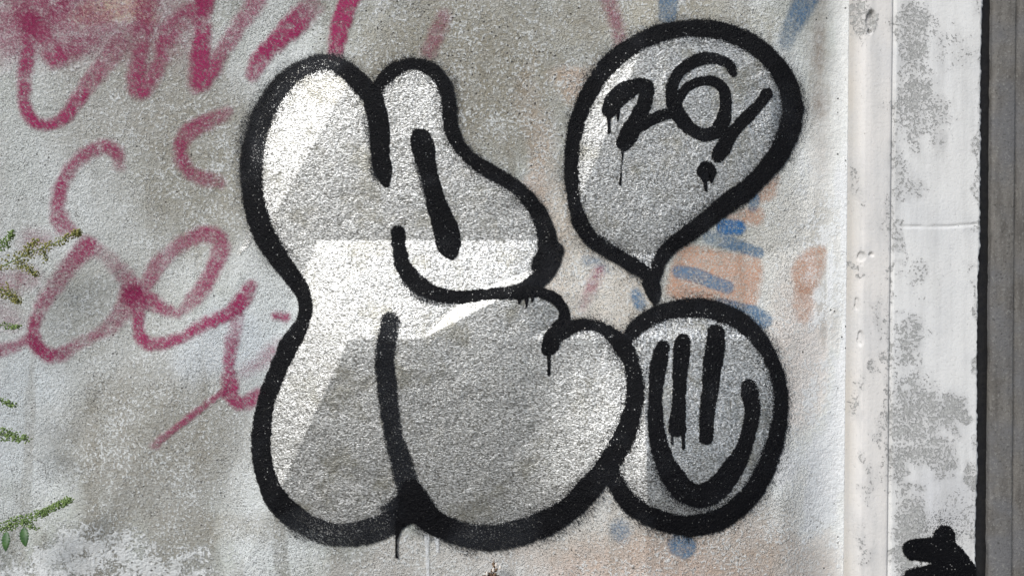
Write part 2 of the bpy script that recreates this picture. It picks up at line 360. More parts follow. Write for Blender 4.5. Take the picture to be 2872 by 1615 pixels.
# moulding and pilaster colours
pcol = np.empty((NZ, NX, 3)); pcol[:] = srgb(210, 209, 207)
ms = PX - LEAN * PY / 1615
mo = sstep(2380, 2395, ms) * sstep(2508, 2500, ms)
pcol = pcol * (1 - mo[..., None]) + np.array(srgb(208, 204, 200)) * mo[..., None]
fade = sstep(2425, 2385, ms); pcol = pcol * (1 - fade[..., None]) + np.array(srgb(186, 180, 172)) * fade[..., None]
peel = np.full((NZ, NX), -.18)
wa3 = (fbm(GX, GZ, .035, 57, 4) - .5) * 70
pb = lambda cx, cy, rx, ry, a: a * sstep(1.4, .5, np.sqrt(((DX + warp * .7 + wa3 - cx) / rx) ** 2 + ((DY + warp2 * .9 + wa3 - cy) / ry) ** 2))
for a in ((2290, 80, 60, 110, .52), (2290, 250, 60, 90, .55), (2330, 300, 60, 70, .42), (2270, 440, 35, 80, .40), (2300, 700, 40, 60, .34), (2290, 850, 45, 60, .50),
          (2310, 1010, 70, 110, .54), (2385, 1010, 35, 60, .62), (2350, 1130, 50, 60, .50), (2290, 1180, 40, 80, .55), (2440, 1170, 28, 35, .62), (2300, 1360, 60, 110, .6),
          (2470, 900, 12, 260, .48), (2472, 300, 10, 420, .42), (2466, 1300, 14, 200, .48), (2240, 1000, 20, 240, .38), (2250, 300, 10, 300, .36), (2245, 640, 8, 200, .42),
          (2150, 480, 14, 60, .36), (2215, 800, 20, 50, .34), (2165, 1020, 18, 90, .36), (2205, 1230, 22, 60, .36), (2225, 560, 14, 70, .36), (2150, 1380, 18, 80, .34), (2170, 30, 25, 50, .55), (2160, 640, 14, 30, .5), (2200, 930, 25, 25, .42), (2390, 110, 80, 60, .3), (2420, 1290, 60, 120, .33)):
    peel = np.maximum(peel, pb(*a))
grey = blob(2390, 1250, 70, 90) ; pcol = pcol * (1 - .45 * grey[..., None]) + np.array(srgb(190, 190, 194)) * .45 * grey[..., None]

VW = np.stack([GX, -GH, GZ], -1)
def quads(i0, i1, j0, j1, n):              # quads of columns i0..i1, rows j0..j1 in an array n wide
    I, J = np.meshgrid(np.arange(i0, i1), np.arange(j0, j1)); a = (J * n + I).ravel()
    return np.stack([a, a + 1, a + n + 1, a + n], -1)
def slab(name, c0, c1, mat, parent, attrs, depth=.28):
    """columns c0..c1 of the grid as a solid piece of wall"""
    V = VW[:, c0:c1 + 1].reshape(-1, 3); n = c1 - c0 + 1
    F = quads(0, n - 1, 0, NZ - 1, n)
    ring = np.concatenate([np.arange(n), np.arange(1, NZ) * n + n - 1, (NZ - 1) * n + np.arange(n - 2, -1, -1), np.arange(NZ - 2, 0, -1) * n])
    B = V[ring].copy(); B[:, 1] = depth
    nb = len(V); m = len(ring); k = np.arange(m); k2 = (k + 1) % m
    F2 = np.stack([ring[k2], ring[k], nb + k, nb + k2], -1)
    V = np.concatenate([V, B])
    at = {q: np.concatenate([v[:, c0:c1 + 1].reshape(-1, *v.shape[2:]), v[:, c0:c1 + 1].reshape(-1, *v.shape[2:])[ring]]) for q, v in attrs.items()}
    return mesh_np(name, V, np.concatenate([F, F2]), mat, parent, at)
c_m = int(np.searchsorted(XS, wx(2380))); c_p = int(np.searchsorted(XS, wx(2495)))
wall = thing('rendered_wall', 'rough weathered grey rendered wall covered in graffiti beside a white pilaster', 'wall', (0, 0, 0))
slab('panel', 0, c_m, M_WALL, wall, dict(col=base, ww=ww, pits=pits, grit=grit))
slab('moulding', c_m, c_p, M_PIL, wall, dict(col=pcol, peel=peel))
pil = slab('pilaster', c_p, NX - 1, M_PIL, wall, dict(col=pcol, peel=peel)); pil['label'] = 'flat white pilaster with peeling paint and a crack'

# ------------------------------------------------------------------ concrete column beyond the open joint
M_JOINT_SHADE = simple('black_joint_shade', (.004, .004, .006), (.014, .013, .013), 120, .8)  # near-black colour stands in for the shade inside the open joint
def column():
    s = NT('raw_concrete'); st = s.noise(60, 4, .6, s.stretch(1, 1, .16)); n = s.noise(170, 5, .66); nl = s.noise(9, 4); v = s.voro(70)
    c = s.mix(s.ramp(st, .3, .7), (.09, .083, .076), (.165, .155, .142)); c = s.mix(s.ramp(nl, .4, .65), c, (.13, .128, .13))
    c = s.mix(s.math('MULTIPLY', s.ramp(n, .56, .66), .6), c, (.24, .235, .22)); c = s.mix(s.math('MULTIPLY', s.ramp(n, .42, .32), .75), c, (.05, .047, .043))
    mat = s.set(Base_Color=c, Roughness=.9, Specular_IOR_Level=.25, Normal=s.bump(s.math('ADD', n, s.math('MULTIPLY', st, .6)), 2.6 * MM, .9))
    t = thing('concrete_column', 'raw grey brown concrete column past a dark open joint', 'column', (wx(2960), .1, 0))
    def sweep(name, prof, seed, mat=mat):
        zs = np.concatenate([[-.02, .3], np.arange(.5, 1.84, .006), [2.0, 2.4, 2.8]])
        V = []; n_ = len(prof)
        for z in zs:
            py = (ZC - z) / K + 807.5
            for (sx, y) in prof:
                j = (float(vnoise(np.array(z), np.array(sx * .01), .02, seed)) - .5) * 2.2 * MM
                V.append((wx(sx + LEAN * .75 * py / 1615) + j, y + j * .5, z))
        F = quads(0, n_ - 1, 0, len(zs) - 1, n_)
        I = np.arange(len(zs) - 1) * n_; F = np.concatenate([F, np.stack([I + n_ - 1, I, I + n_, I + 2 * n_ - 1], -1)])
        o = mesh_np(name, V, F, mat, t)
        return o
    sweep('arris_strip', [(2780, .27), (2779, -.004), (2781, -.008), (2792, -.010), (2822, -.010), (2837, -.011), (2841, -.010), (2844, -.004), (2844, .27)], 5)
    sweep('shaft', [(2844.5, .26), (2845, -.001), (2880, .001), (2940, .001), (3100, .001), (3106, .006), (3106, .26)], 6)
    sweep('joint_shade_strip', [(2724, .275), (2724, .004), (2782, .004), (2782, .275)], 7, M_JOINT_SHADE)  # added dark strip across the gap, coloured as its shade
column()

# ------------------------------------------------------------------ coats of spray paint lying on the render
def smooth_path(P, n=7, closed=False):
    P = np.asarray(P, float)
    if len(P) < 3: return np.array([P[0] + (P[1] - P[0]) * t for t in np.linspace(0, 1, n)]) if len(P) == 2 else P
    out = []
    Q = np.concatenate([[P[-1]], P, [P[0], P[1]]]) if closed else np.concatenate([[2 * P[0] - P[1]], P, [2 * P[-1] - P[-2]]])
    for i in range(1, len(Q) - 2):
        p0, p1, p2, p3 = Q[i - 1:i + 3]
        for t in np.arange(n) / n:
            out.append(.5 * ((2 * p1) + (p2 - p0) * t + (2 * p0 - 5 * p1 + 4 * p2 - p3) * t * t + (3 * p1 - p0 - 3 * p2 + p3) * t ** 3))
    out.append(Q[-2]); out = np.array(out); out[:, 2] = np.maximum(out[:, 2], 2); return out
def window(P, pad):
    jj, ii = np.where((PX > P[:, 0].min() - pad) & (PX < P[:, 0].max() + pad) & (PY > P[:, 1].min() - pad) & (PY < P[:, 1].max() + pad))
    if len(ii) == 0: return None
    return ii.min(), ii.max() + 1, jj.min(), jj.max() + 1
def stroke_field(P, soft, U, Dn, jit=2.2, seed=0):
    P = smooth_path(P)
    w = window(P, P[:, 2].max() / 2 + soft * 1.5 + 6)
    if w is None: return
    i0, i1, j0, j1 = w
    x, y = PX[j0:j1, i0:i1], PY[j0:j1, i0:i1]
    best = np.full(x.shape, -1e9); de = np.zeros(x.shape)
    for a, b in zip(P[:-1], P[1:]):
        v = b[:2] - a[:2]; L2 = max(v @ v, 1e-6)
        t = np.clip(((x - a[0]) * v[0] + (y - a[1]) * v[1]) / L2, 0, 1)
        q = (a[2] + (b[2] - a[2]) * t) / 2 - np.hypot(x - a[0] - v[0] * t, y - a[1] - v[1] * t)
        m = q > best; best = np.where(m, q, best); de = np.where(m, a[3] + (b[3] - a[3]) * t, de)
    gx, gz = GX[j0:j1, i0:i1], GZ[j0:j1, i0:i1]
    best = best + (vnoise(gx, gz, .011, seed + 90) - .5) * jit * 1.6 + (vnoise(gx, gz, .05, seed + 91) - .5) * jit * 2.4 + P[:, 2].mean() * .006
    de = np.clip(de * (.82 + .36 * fbm(gx, gz, .045, seed + 70, 3)), 0, 1.15)
    merge(U, Dn, i0, i1, j0, j1, np.clip(best / soft, -4, 4), de)
def merge(U, Dn, i0, i1, j0, j1, u, de):
    c_new = sstep(-1, 1, u) * de; c_old = sstep(-1, 1, U[j0:j1, i0:i1]) * Dn[j0:j1, i0:i1]
    m = (c_new > c_old) | ((c_new == c_old) & (u > U[j0:j1, i0:i1]))
    U[j0:j1, i0:i1] = np.where(m, u, U[j0:j1, i0:i1]); Dn[j0:j1, i0:i1] = np.where(m, de, Dn[j0:j1, i0:i1])
def poly_field(P, soft, grow, dens, U, Dn, closed_smooth=True, jit=2.5, seed=0):
    P = smooth_path([(*p[:2], 4, 1) for p in P], 5, closed=True) if closed_smooth else np.array([(*p[:2], 4, 1) for p in P], float)
    i0, i1, j0, j1 = window(P, grow + soft * 2 + 6)
    x, y = PX[j0:j1, i0:i1], PY[j0:j1, i0:i1]
    ins = np.zeros(x.shape, bool); dmin = np.full(x.shape, 1e9)
    for a, b in zip(P, np.roll(P, -1, 0)):
        if a[1] != b[1]: ins ^= ((a[1] > y) != (b[1] > y)) & (x < (b[0] - a[0]) * (y - a[1]) / (b[1] - a[1]) + a[0])
        v = b[:2] - a[:2]; L2 = max(v @ v, 1e-6); t = np.clip(((x - a[0]) * v[0] + (y - a[1]) * v[1]) / L2, 0, 1)
        dmin = np.minimum(dmin, np.hypot(x - a[0] - v[0] * t, y - a[1] - v[1] * t))
    q = np.where(ins, dmin, -dmin) + grow
    gx, gz = GX[j0:j1, i0:i1], GZ[j0:j1, i0:i1]
    q = q + (fbm(gx, gz, .02, seed + 33, 3) - .5) * jit * 4
    merge(U, Dn, i0, i1, j0, j1, np.clip(q / soft, -4, 4), dens * (.93 + .14 * fbm(gx, gz, .06, seed + 50)))
LEVEL = [0]
def film(name, mat, parent, strokes=(), polys=(), level=0, soft=5.0, jit=2.2, halo=False):
    """one coat of paint: strokes [(points, softness)] and filled outlines, laid level*0.22 mm above the render"""
    LEVEL[0] += 1; seed = LEVEL[0] * 13
    U = np.full((NZ, NX), -4.0); Dn = np.zeros((NZ, NX))
    for k, st in enumerate(strokes):
        P, sf = st if isinstance(st, tuple) else (st, soft)
        stroke_field(P, sf, U, Dn, jit, seed + k)
    if halo:
        P = strokes[0][0]; stroke_field([(p[0], p[1], p[2] + 34, .40) for p in P], 24, U, Dn, 5, seed + 5)
    for P, sf, grow, dens in polys: poly_field(P, sf, grow, dens, U, Dn, seed=seed)
    on = (U > -1.0) & (Dn > .02)
    cell = on[:-1, :-1] | on[1:, :-1] | on[:-1, 1:] | on[1:, 1:]
    J, I = np.where(cell)
    if len(I) == 0: return None
    a = J * NX + I; F = np.stack([a, a + 1, a + NX + 1, a + NX], -1)
    ids, inv = np.unique(F, return_inverse=True); F = inv.reshape(F.shape)
    V = VW.reshape(-1, 3)[ids].copy(); V[:, 1] -= (0.5 + .22 * level) * MM
    dn = Dn.ravel()[ids]
    # points just outside take their neighbours' density, so that edges fade by distance alone
    bad = dn <= .02
    if bad.any(): dn[bad] = np.median(dn[~bad]) if (~bad).any() else .5
    return mesh_np(name, V, F, mat, parent, dict(u=U.ravel()[ids], dens=dn))
def on_wall(sx, sy): return (wx(sx), -float(np.interp(0, [0, 1], [0, 1])), wz(sy))

# --- old faded paint: orange and blue bands
t = thing('faded_graffiti', 'old faded orange patches and blue brushed bars behind the balloon outline', 'graffiti', (wx(2060), 0, wz(960)))
for n_, (P, dn) in enumerate(((T(SB, (760, 700), (900, 640), (1160, 700), (1440, 760), (1400, 1130), (1100, 1120), (720, 1070), (690, 960), w=4), .72),
              (T(SB, (1200, 370), (1440, 320), (1440, 440), (1260, 410), w=4), .62), (T(SB, (1440, 200), (1600, 40), (1560, 210), (1460, 260), w=4), .55),
              (T(SB, (1760, 760), (1990, 650), (1970, 880), (1880, 1010), (1770, 1000), w=4), .62), (T(SB, (1760, 1000), (1880, 1010), (1860, 1250), (1760, 1230), w=4), .46))):
    film('orange_patch', M_ORANGE, t, polys=[(P, 12, 4, dn)], level=n_ * .25)
for n_, (P, m, sf) in enumerate(((T(SB, (1390, 190, 90), (1400, 250, 100, .8), (1390, 310, 80, .5)), M_BLUE, 6),
             (T(SB, (1150, 470, 130, .9), (1260, 480, 120)), M_BLUE2, 7), (T(SB, (1020, 560, 110, .55), (1180, 600, 120, .75), (1320, 650, 100, .85), (1440, 690, 90, .85)), M_BLUE, 7),
             (T(SB, (760, 850, 95), (900, 880, 110), (1040, 930, 110), (1180, 980, 100), d=.85), M_BLUE, 6),
             (T(SB, (1100, 1110, 80, .6), (1260, 1160, 110), (1400, 1210, 130), (1480, 1265, 140), d=.85), M_BLUE, 6),
             (T(SB, (400, 1030, 70), (440, 1120, 100), d=.8), M_BLUE, 8), (T(SB, (-10, 760, 90), (60, 760, 70), (170, 830, 60, .3), d=.5), M_BLUE, 14),
             (T(S5, (240, 1220, 100), (250, 1240, 90), d=.55), M_BLUE, 14), (T(S5, (525, 1290, 100), (555, 1305, 105), d=.85), M_BLUE, 7),
             (T(S4, (680, -30, 105), (678, 30, 105), (675, 75, 100), d=.85), M_BLUE, 7),
             (T(S4, (1400, -40, 110), (1350, 50, 105), (1310, 130, 85), (1270, 220, 70, .45), d=.8), M_BLUE, 12))):
    film('blue_bar', m, t, [(P, sf)], level=1.4 + .13 * n_)

# --- magenta tags
TAG = [3.0]
def tags(name, label, base_xy, strokes):
    if name == 'magenta_scribble': strokes = [([(*p[:3], min(1.05, p[3] * 1.18)) for p in P], sf) for P, sf in strokes]
    t = thing(name, label, 'graffiti', (wx(base_xy[0]), 0, wz(base_xy[1])))
    for k, (P, sf) in enumerate(strokes): film('stroke', M_PINK, t, [(P, sf * 1.25)], level=TAG[0] + k * .42, jit=4)
    TAG[0] += .07
tags('magenta_scribble', 'smudged magenta zigzag scribble sprayed high on the wall', (300, 370), [
    (T(S1, (60, 260, 120, .35), (60, 160, 160, .45), (130, 80, 190, .5), (240, 30, 200, .6), (330, 20, 160, .6), (420, 60, 120, .4)), 40),
    (T(S1, (-40, 120, 300, .42), (120, 90, 320, .46), (300, 120, 300, .44), (480, 140, 260, .36)), 70),
    (T(S1, (760, 60, 300, .30), (880, 120, 260, .30), (940, 200, 200, .26)), 60),
    (T(S1, (150, 110, 80, .5), (140, 260, 72, .7), (125, 400, 68, .75), (125, 520, 66, .85), (160, 600, 66, .9), (230, 630, 62, .95), (310, 600, 66, .95), (380, 520, 72, .95), (440, 430, 90, .65), (520, 330, 100, .5), (600, 230, 110, .32)), 9),
    (T(S1, (140, 90, 100, .5), (210, 180, 90, .55), (270, 270, 100, .95), (300, 290, 90, .95), (360, 255, 80, .6), (450, 215, 90, .35)), 14),
    (T(S1, (740, -20, 120, .55), (715, 150, 100, .5), (700, 300, 100, .6), (695, 400, 100, .85), (710, 445, 105, .98), (760, 400, 80, .7), (810, 290, 90, .6), (850, 180, 90, .55), (920, 90, 90, .55), (1020, 30, 80, .8)), 13),
    (T(S1, (520, 60, 260, .30), (640, 120, 240, .34), (660, 230, 120, .3)), 50),
    (T(S1, (1040, -30, 90, .85), (1022, 60, 70, .7), (1015, 180, 90, .9), (1005, 300, 92, .8), (1000, 420, 95, .98), (1050, 370, 90, .9), (1120, 260, 80, .55), (1200, 130, 80, .5), (1290, 0, 90, .5)), 11),
    (T(D_, (780, 20, 60, .35), (740, 60, 60, .8), (690, 110, 52, .9), (650, 160, 40, .8), (635, 190, 30, .6)), 9),
    (T(D_, (890, -20, 48), (870, 20, 46), (850, 80, 44), (843, 130, 42, .7), (838, 160, 40, .5), d=.9), 8),
    (T(D_, (1115, 40, 34, .35), (1095, 90, 34, .45), (1080, 130, 34, .45)), 12),
    (T(D_, (1525, -10, 34, .35), (1545, 40, 36, .42), (1560, 110, 36, .4)), 12)])
tags('magenta_arc', 'wide magenta curve like a letter C above the looped tag', (240, 650), [
    (T(S1, (600, 830, 50, .4), (590, 775, 75, .7), (540, 738, 80, .75), (470, 752, 76, .75), (400, 800, 72, .75), (340, 870, 72, .78), (300, 950, 74, .8), (290, 1040, 74, .75), (310, 1120, 78, .8), (350, 1160, 66, .7)), 10)])
tags('magenta_hook', 'small magenta open hook beside the black outline', (560, 520), [
    (T(S1, (1135, 570, 60, .5), (1060, 602, 74, .7), (980, 640, 72, .72), (920, 705, 72, .75), (912, 785, 72, .78), (945, 850, 70, .75), (1010, 892, 66, .7), (1095, 912, 58, .55)), 10)])
tags('magenta_loop_tag', 'looped magenta handwriting tag with a thin diagonal tail', (430, 1250), [
    (T(SL, (900, 330, 240, .85), (780, 430, 190, .7), (640, 640, 170, .6), (500, 820, 150, .6), (400, 1000, 140, .75), (350, 1130, 130, .8), (345, 1260, 120, .85), (400, 1370, 130, .98), (500, 1430, 130, .98), (620, 1420, 110, .8), (800, 1320, 90, .55), (980, 1230, 110, .6), (1150, 1100, 170, .5), (1290, 930, 190, .55), (1340, 760, 190, .62), (1250, 600, 170, .5), (1100, 430, 160, .4), (960, 340, 160, .5)), 10),
    (T(SL, (-30, 1390, 130, .8), (130, 1350, 110, .7), (280, 1290, 90, .75), (380, 1350, 100, .8)), 9),
    (T(SL, (-20, 700, 200, .45), (150, 690, 190, .5), (330, 660, 160, .45)), 24),
    (T(SL, (330, 280, 190, .4), (450, 270, 150, .4)), 26),
    (T(SL, (-20, 1000, 260, .25), (120, 1080, 220, .25)), 30),
    (T(SP, (-80, 470, 90, .6), (30, 400, 80, .6), (70, 320, 90, .62), (150, 230, 100, .6), (250, 160, 100, .65), (360, 120, 110, .75), (440, 150, 110, .75), (445, 240, 105, .7), (400, 340, 90, .75), (330, 460, 90, .7), (250, 550, 60, .5)), 9),
    (T(SP, (-80, 470, 120, .6), (20, 500, 110, .75), (110, 545, 60, .8), (210, 580, 40, .8)), 10),
    (T(SP, (-30, 480, 110, .7), (-25, 600, 66, .85), (-15, 700, 66, .9), (30, 755, 72, .9), (120, 750, 70, .9), (230, 715, 66, .92), (330, 655, 78, .95), (430, 610, 70, .95), (540, 550, 84, .95), (600, 480, 84, .98), (635, 410, 60, .7)), 8),
    (T(SP, (555, 600, 80, .4), (530, 700, 72, .55), (505, 820, 66, .8), (500, 920, 66, .85), (510, 990, 80, .95), (515, 1060, 82, .95), (560, 1100, 82, .95), (620, 1090, 80, .9), (670, 1040, 60, .7)), 8),
    (T(SP, (560, 930, 60, .25), (650, 880, 70, .45), (740, 810, 80, .5), (790, 760, 70, .35)), 18),
    (T(SP, (480, 1025, 34, .6), (420, 1065, 28, .8), (340, 1130, 26, .85), (260, 1190, 28, .85), (180, 1250, 36, .75), (110, 1305, 46, .7), (75, 1340, 50, .5)), 5),
    (T(SP, (775, 590, 60, .9), (830, 600, 62, .9)), 8),
    ])
tags('magenta_dash', 'short pale magenta dash between the letter and the balloon', (1660, 870), [
    (T(SB, (90, 850, 90, .55), (30, 960, 90, .65), (-20, 1080, 80, .45), (-50, 1160, 60, .3)), 12)])

# --- the big letter
A = T(S2, (840, 370, 100), (775, 290, 105), (700, 212, 100, .9), (620, 165, 98, .74), (540, 158, 96, .78), (455, 180, 104, .8), (375, 228, 112, .82), (300, 302, 116, .86), (230, 405, 124, .82), (178, 525, 128, .8), (145, 660, 130, .82), (134, 800, 130, .9), (142, 920, 124), (172, 1050, 122), (226, 1180, 118), (295, 1295, 114))
A2 = T(S3, (233, 50, 80), (285, 120, 76), (328, 185, 66), (345, 245, 64), (333, 315, 66), (300, 375, 78), (270, 425, 88), (235, 500, 84), (212, 560, 78), (185, 630, 76), (165, 710, 78), (150, 800, 84), (148, 890, 86), (160, 970, 88), (185, 1050, 92), (230, 1125, 100), (300, 1190, 106, .8), (380, 1235, 106, .74), (460, 1260, 104, .7), (540, 1265, 106, .72), (620, 1250, 110, .74), (690, 1225, 108, .78), (755, 1185, 100), (810, 1130, 100))
B = T(S2, (842, 370, 90), (858, 320, 78), (890, 270, 78), (935, 222, 80), (985, 188, 82), (1040, 170, 80), (1095, 168, 80), (1160, 188, 82), (1215, 230, 84), (1258, 295, 84), (1280, 380, 80), (1286, 470, 78), (1300, 550, 78), (1328, 620, 80), (1375, 680, 82), (1440, 738, 84), (1520, 788, 84), (1605, 838, 86), (1690, 900, 88), (1768, 980, 92), (1822, 1070, 98), (1850, 1165, 108), (1850, 1260, 120), (1822, 1335, 124))
C = T(S3, (1440, 10, 96), (1425, 60, 92), (1390, 118, 84), (1335, 162, 72), (1265, 188, 62), (1180, 196, 58), (1080, 205, 60), (985, 208, 66), (905, 188, 70), (845, 155, 72), (800, 108, 70), (770, 60, 66)) + T(S2, (1010, 1320, 86), (992, 1230, 84), (985, 1145, 78))
HK = T(S3, (1290, 196, 56), (1340, 186, 54), (1400, 194, 56), (1452, 220, 56), (1488, 265, 54), (1492, 312, 58), (1465, 352, 68), (1440, 392, 78), (1428, 428, 76))
R = T(S3, (815, 1115, 130), (880, 1182, 110), (955, 1228, 104), (1045, 1262, 108, .8), (1140, 1276, 114, .74), (1240, 1268, 116, .74), (1340, 1238, 116, .82), (1430, 1198, 112), (1510, 1150, 108), (1595, 1068, 106), (1665, 985, 100), (1725, 890, 94), (1770, 795, 88), (1800, 690, 78), (1806, 600, 72), (1792, 510, 76), (1758, 440, 78), (1712, 385, 68), (1655, 346, 58), (1590, 333, 56), (1520, 345, 66), (1460, 375, 70))
HL = T(S2, (280, 260, 90, .3), (200, 380, 120, .42), (130, 520, 130, .5), (95, 680, 120, .5), (90, 820, 110, .5), (105, 960, 100, .45))
NT_ = T(S2, (845, 380, 115), (868, 480, 112), (882, 580, 110), (886, 680, 112), (896, 760, 108), (906, 820, 80), (918, 862, 36))
letter = thing('bubble_letter', 'tall black outlined silver bubble letter with two rounded top lobes', 'graffiti', (wx(1240), 0, wz(1545)))
ring = [p[:2] for p in A][1:] + [p[:2] for p in A2] + [p[:2] for p in R][1:-2] + [p[:2] for p in HK][::-1][1:-1] + [p[:2] for p in C][3:0:-1] + [p[:2] for p in B][::-1][:-1]
film('silver_fill', M_SILVER, letter, [
                                      (T(S3, (820, 1180, 60), (1100, 1290, 80), (860, 1240, 70), d=.7), 20),
                                      (T(SP, (640, 80, 60, .5), (600, 180, 40, .6), (560, 230, 24, .6)), 10)], [(ring, 10, 6, 1.1)], level=9)
film('drip', M_DRIP, letter, [(T(S3, (884, 1270, 22), (882, 1310, 17), (885, 1380, 15), (888, 1480, 15)), 3)], level=10, jit=1)
film('drip', M_DRIP, letter, [(T(S3, (926, 1270, 22), (930, 1340, 13)), 3)], level=10, jit=1)
film('outline', M_BLACK, letter, [(A, 7), (HL, 26), (A2, 5), (T(S3, (250, 1180, 90, .4), (330, 1240, 100, .45), (430, 1285, 90, .4)), 22)], level=11, halo=True)
film('outline', M_BLACK, letter, [(B, 5)], level=12, halo=True)
film('outline', M_BLACK, letter, [(R, 6), (T(S3, (1330, 1280, 90, .5), (1440, 1240, 110, .5), (1560, 1160, 110, .5), (1640, 1080, 100, .5)), 26)], level=13, halo=True)
film('mouth_line', M_BLACK, letter, [(C, 5), (T(S3, (800, 130, 70, .5), (860, 195, 70, .55), (960, 225, 56, .5), (1060, 225, 40, .5)), 9)], level=14)
film('notch_line', M_BLACK, letter, [(NT_, 4), (T(S2, (800, 480, 60, .5), (835, 620, 60, .55), (860, 780, 80, .6), (880, 840, 60, .5)), 12)], level=15)
film('eye_line', M_BLACK, letter, [(T(S2, (1115, 590, 112), (1130, 650, 128), (1152, 740, 108), (1172, 820, 100), (1192, 900, 98), (1218, 1000, 110), (1246, 1080, 128), (1269, 1150, 146), (1283, 1220, 132), (1295, 1275, 50)), 4),
                                   (T(S2, (1105, 720, 60, .6), (1140, 860, 60, .6), (1180, 1000, 60, .6)), 10)], level=14)
film('leg_line', M_BLACK, letter, [(T(S3, (720, 322, 86), (705, 420, 90), (700, 520, 90), (707, 620, 90), (722, 740, 90), (742, 850, 92), (770, 950, 98), (797, 1050, 104), (815, 1110, 130), d=.8), 8)], level=14)
film('outline_knot', M_BLACK, letter, [(T(S3, (815, 1060, 90), (820, 1120, 130), (800, 1170, 90), (770, 1200, 40)), 7), (T(S3, (800, 1110, 90), (740, 1130, 60, .8), (680, 1150, 26, .6)), 12), (T(S3, (830, 1090, 100), (900, 1170, 70)), 9)], level=16)
film('hook_line', M_BLACK, letter, [(HK, 4), (T(S3, (1430, 420, 78), (1425, 435, 70)), 4)], level=15)
for pts in (T(S3, (1425, 450, 30), (1424, 480, 13), (1424, 553, 13)), T(S3, (758, 1220, 22), (748, 1290, 9), (748, 1350, 13), (750, 1362, 15)),
            T(S3, (1325, 200, 26), (1324, 240, 12), (1323, 255, 11)), T(S3, (1296, 200, 26), (1292, 238, 11)), T(S3, (1352, 200, 22), (1350, 228, 10))):
    film('drip', M_BLACK, letter, [(pts, 2.5)], level=17, jit=.8)

# --- the balloon with its number
balloon = thing('balloon_outline', 'black outlined silver teardrop balloon holding painted digits 26 and an exclamation mark', 'graffiti', (wx(1835), 0, wz(850)))
BO = T(S4, (600, 1420, 74), (540, 1372, 74), (440, 1312, 74), (335, 1252, 78), (262, 1190, 80), (218, 1105, 76), (196, 1005, 70), (182, 900, 72), (186, 780, 76), (206, 660, 80), (241, 545, 84), (292, 442, 86), (365, 342, 88), (455, 262, 88), (555, 202, 86), (665, 163, 86), (780, 148, 84), (900, 152, 84), (1010, 180, 86), (1110, 230, 90), (1195, 300, 94), (1258, 385, 100), (1297, 480, 106), (1305, 585, 112), (1283, 690, 112), (1225, 800, 108), (1140, 900, 100), (1045, 985, 96), (940, 1062, 92), (840, 1140, 88), (752, 1202, 84), (680, 1264, 80), (632, 1330, 72), (608, 1420, 66))
film('silver_fill', M_SILVER, balloon, [], [([p[:2] for p in BO], 10, 2, 1.0)], level=9)
film('outline', M_BLACK, balloon, [(BO, 5), (T(S4, (1200, 270, 60, .4), (1290, 380, 90, .45), (1345, 500, 100, .5), (1350, 620, 90, .45), (1300, 760, 70, .4)), 26), (T(S4, (900, 1130, 60, .45), (1050, 1030, 60, .45), (1180, 920, 60, .4)), 16)], level=12.5, halo=True)
film('tail_tip', M_BLACK, balloon, [(T(S5, (385, 20, 80), (402, 60, 76), (407, 95, 50), (408, 125, 16), (408, 150, 10), (407, 212, 12)), 4)], level=18)
film('digit_two', M_BLACK, balloon, [(T(S4, (378, 562, 78), (405, 515, 96), (452, 472, 100), (510, 442, 78), (560, 436, 70), (572, 462, 66), (556, 520, 72), (530, 585, 82), (495, 650, 92), (466, 700, 92), (450, 730, 76)), 4),
                                     (T(S4, (470, 690, 80), (530, 640, 70), (600, 606, 62), (660, 584, 58), (715, 570, 56)), 4)], level=14)
film('digit_six', M_BLACK, balloon, [(T(S4, (1003, 372, 46), (985, 332, 56), (930, 303, 62), (860, 302, 64), (790, 326, 64), (732, 372, 64), (700, 430, 66), (698, 500, 72), (716, 560, 76), (752, 615, 70), (802, 662, 70), (862, 685, 72), (920, 668, 74), (955, 610, 74), (967, 540, 66), (960, 470, 62), (928, 425, 58), (870, 412, 54), (812, 424, 54), (770, 450, 54), (735, 500, 50)), 4)], level=15)
film('exclamation_stroke', M_BLACK, balloon, [(T(S4, (1178, 482, 62), (1130, 540, 62), (1062, 610, 62), (1005, 675, 62), (965, 735, 74), (932, 788, 72)), 4)], level=16)
film('exclamation_dot', M_BLACK, balloon, [(T(S4, (868, 868, 98), (874, 874, 98)), 4)], level=14)
for pts in (T(S4, (375, 590, 26), (376, 640, 12), (376, 672, 16)), T(S4, (422, 570, 22), (420, 618, 10)), T(S4, (446, 740, 24), (444, 790, 10), (437, 880, 9), (432, 938, 15)),
            T(S4, (862, 900, 46), (865, 935, 20), (868, 968, 13)), T(S4, (898, 890, 36), (896, 925, 14))):
    film('drip', M_BLACK, balloon, [(pts, 2.5)], level=17, jit=.8)

# --- the round face
face = thing('round_letter', 'round black outlined silver shape with four finger strokes and a curved smile', 'graffiti', (wx(1940), 0, wz(1505)))
FO = T(S5, (245, 345, 66), (285, 282, 72), (345, 220, 80), (415, 178, 88), (500, 152, 94), (600, 146, 94), (700, 158, 92), (790, 190, 88), (868, 242, 84), (930, 312, 82), (975, 392, 78), (1008, 485, 76), (1022, 580, 76), (1016, 690, 80), (994, 800, 86), (958, 905, 92), (908, 1005, 98), (845, 1085, 100), (770, 1145, 102), (690, 1185, 104), (600, 1203, 104), (500, 1195, 100), (410, 1170, 98), (335, 1130, 98), (275, 1080, 94), (230, 1015, 88), (200, 940, 82), (205, 880, 80))
film('silver_fill', M_SILVER, face, [], [([p[:2] for p in FO] + [S5(310, 780), S5(335, 600), S5(300, 430)], 10, 2, .98)], level=9 - .5)
film('outline', M_BLACK, face, [(FO, 6)], level=10, halo=True)
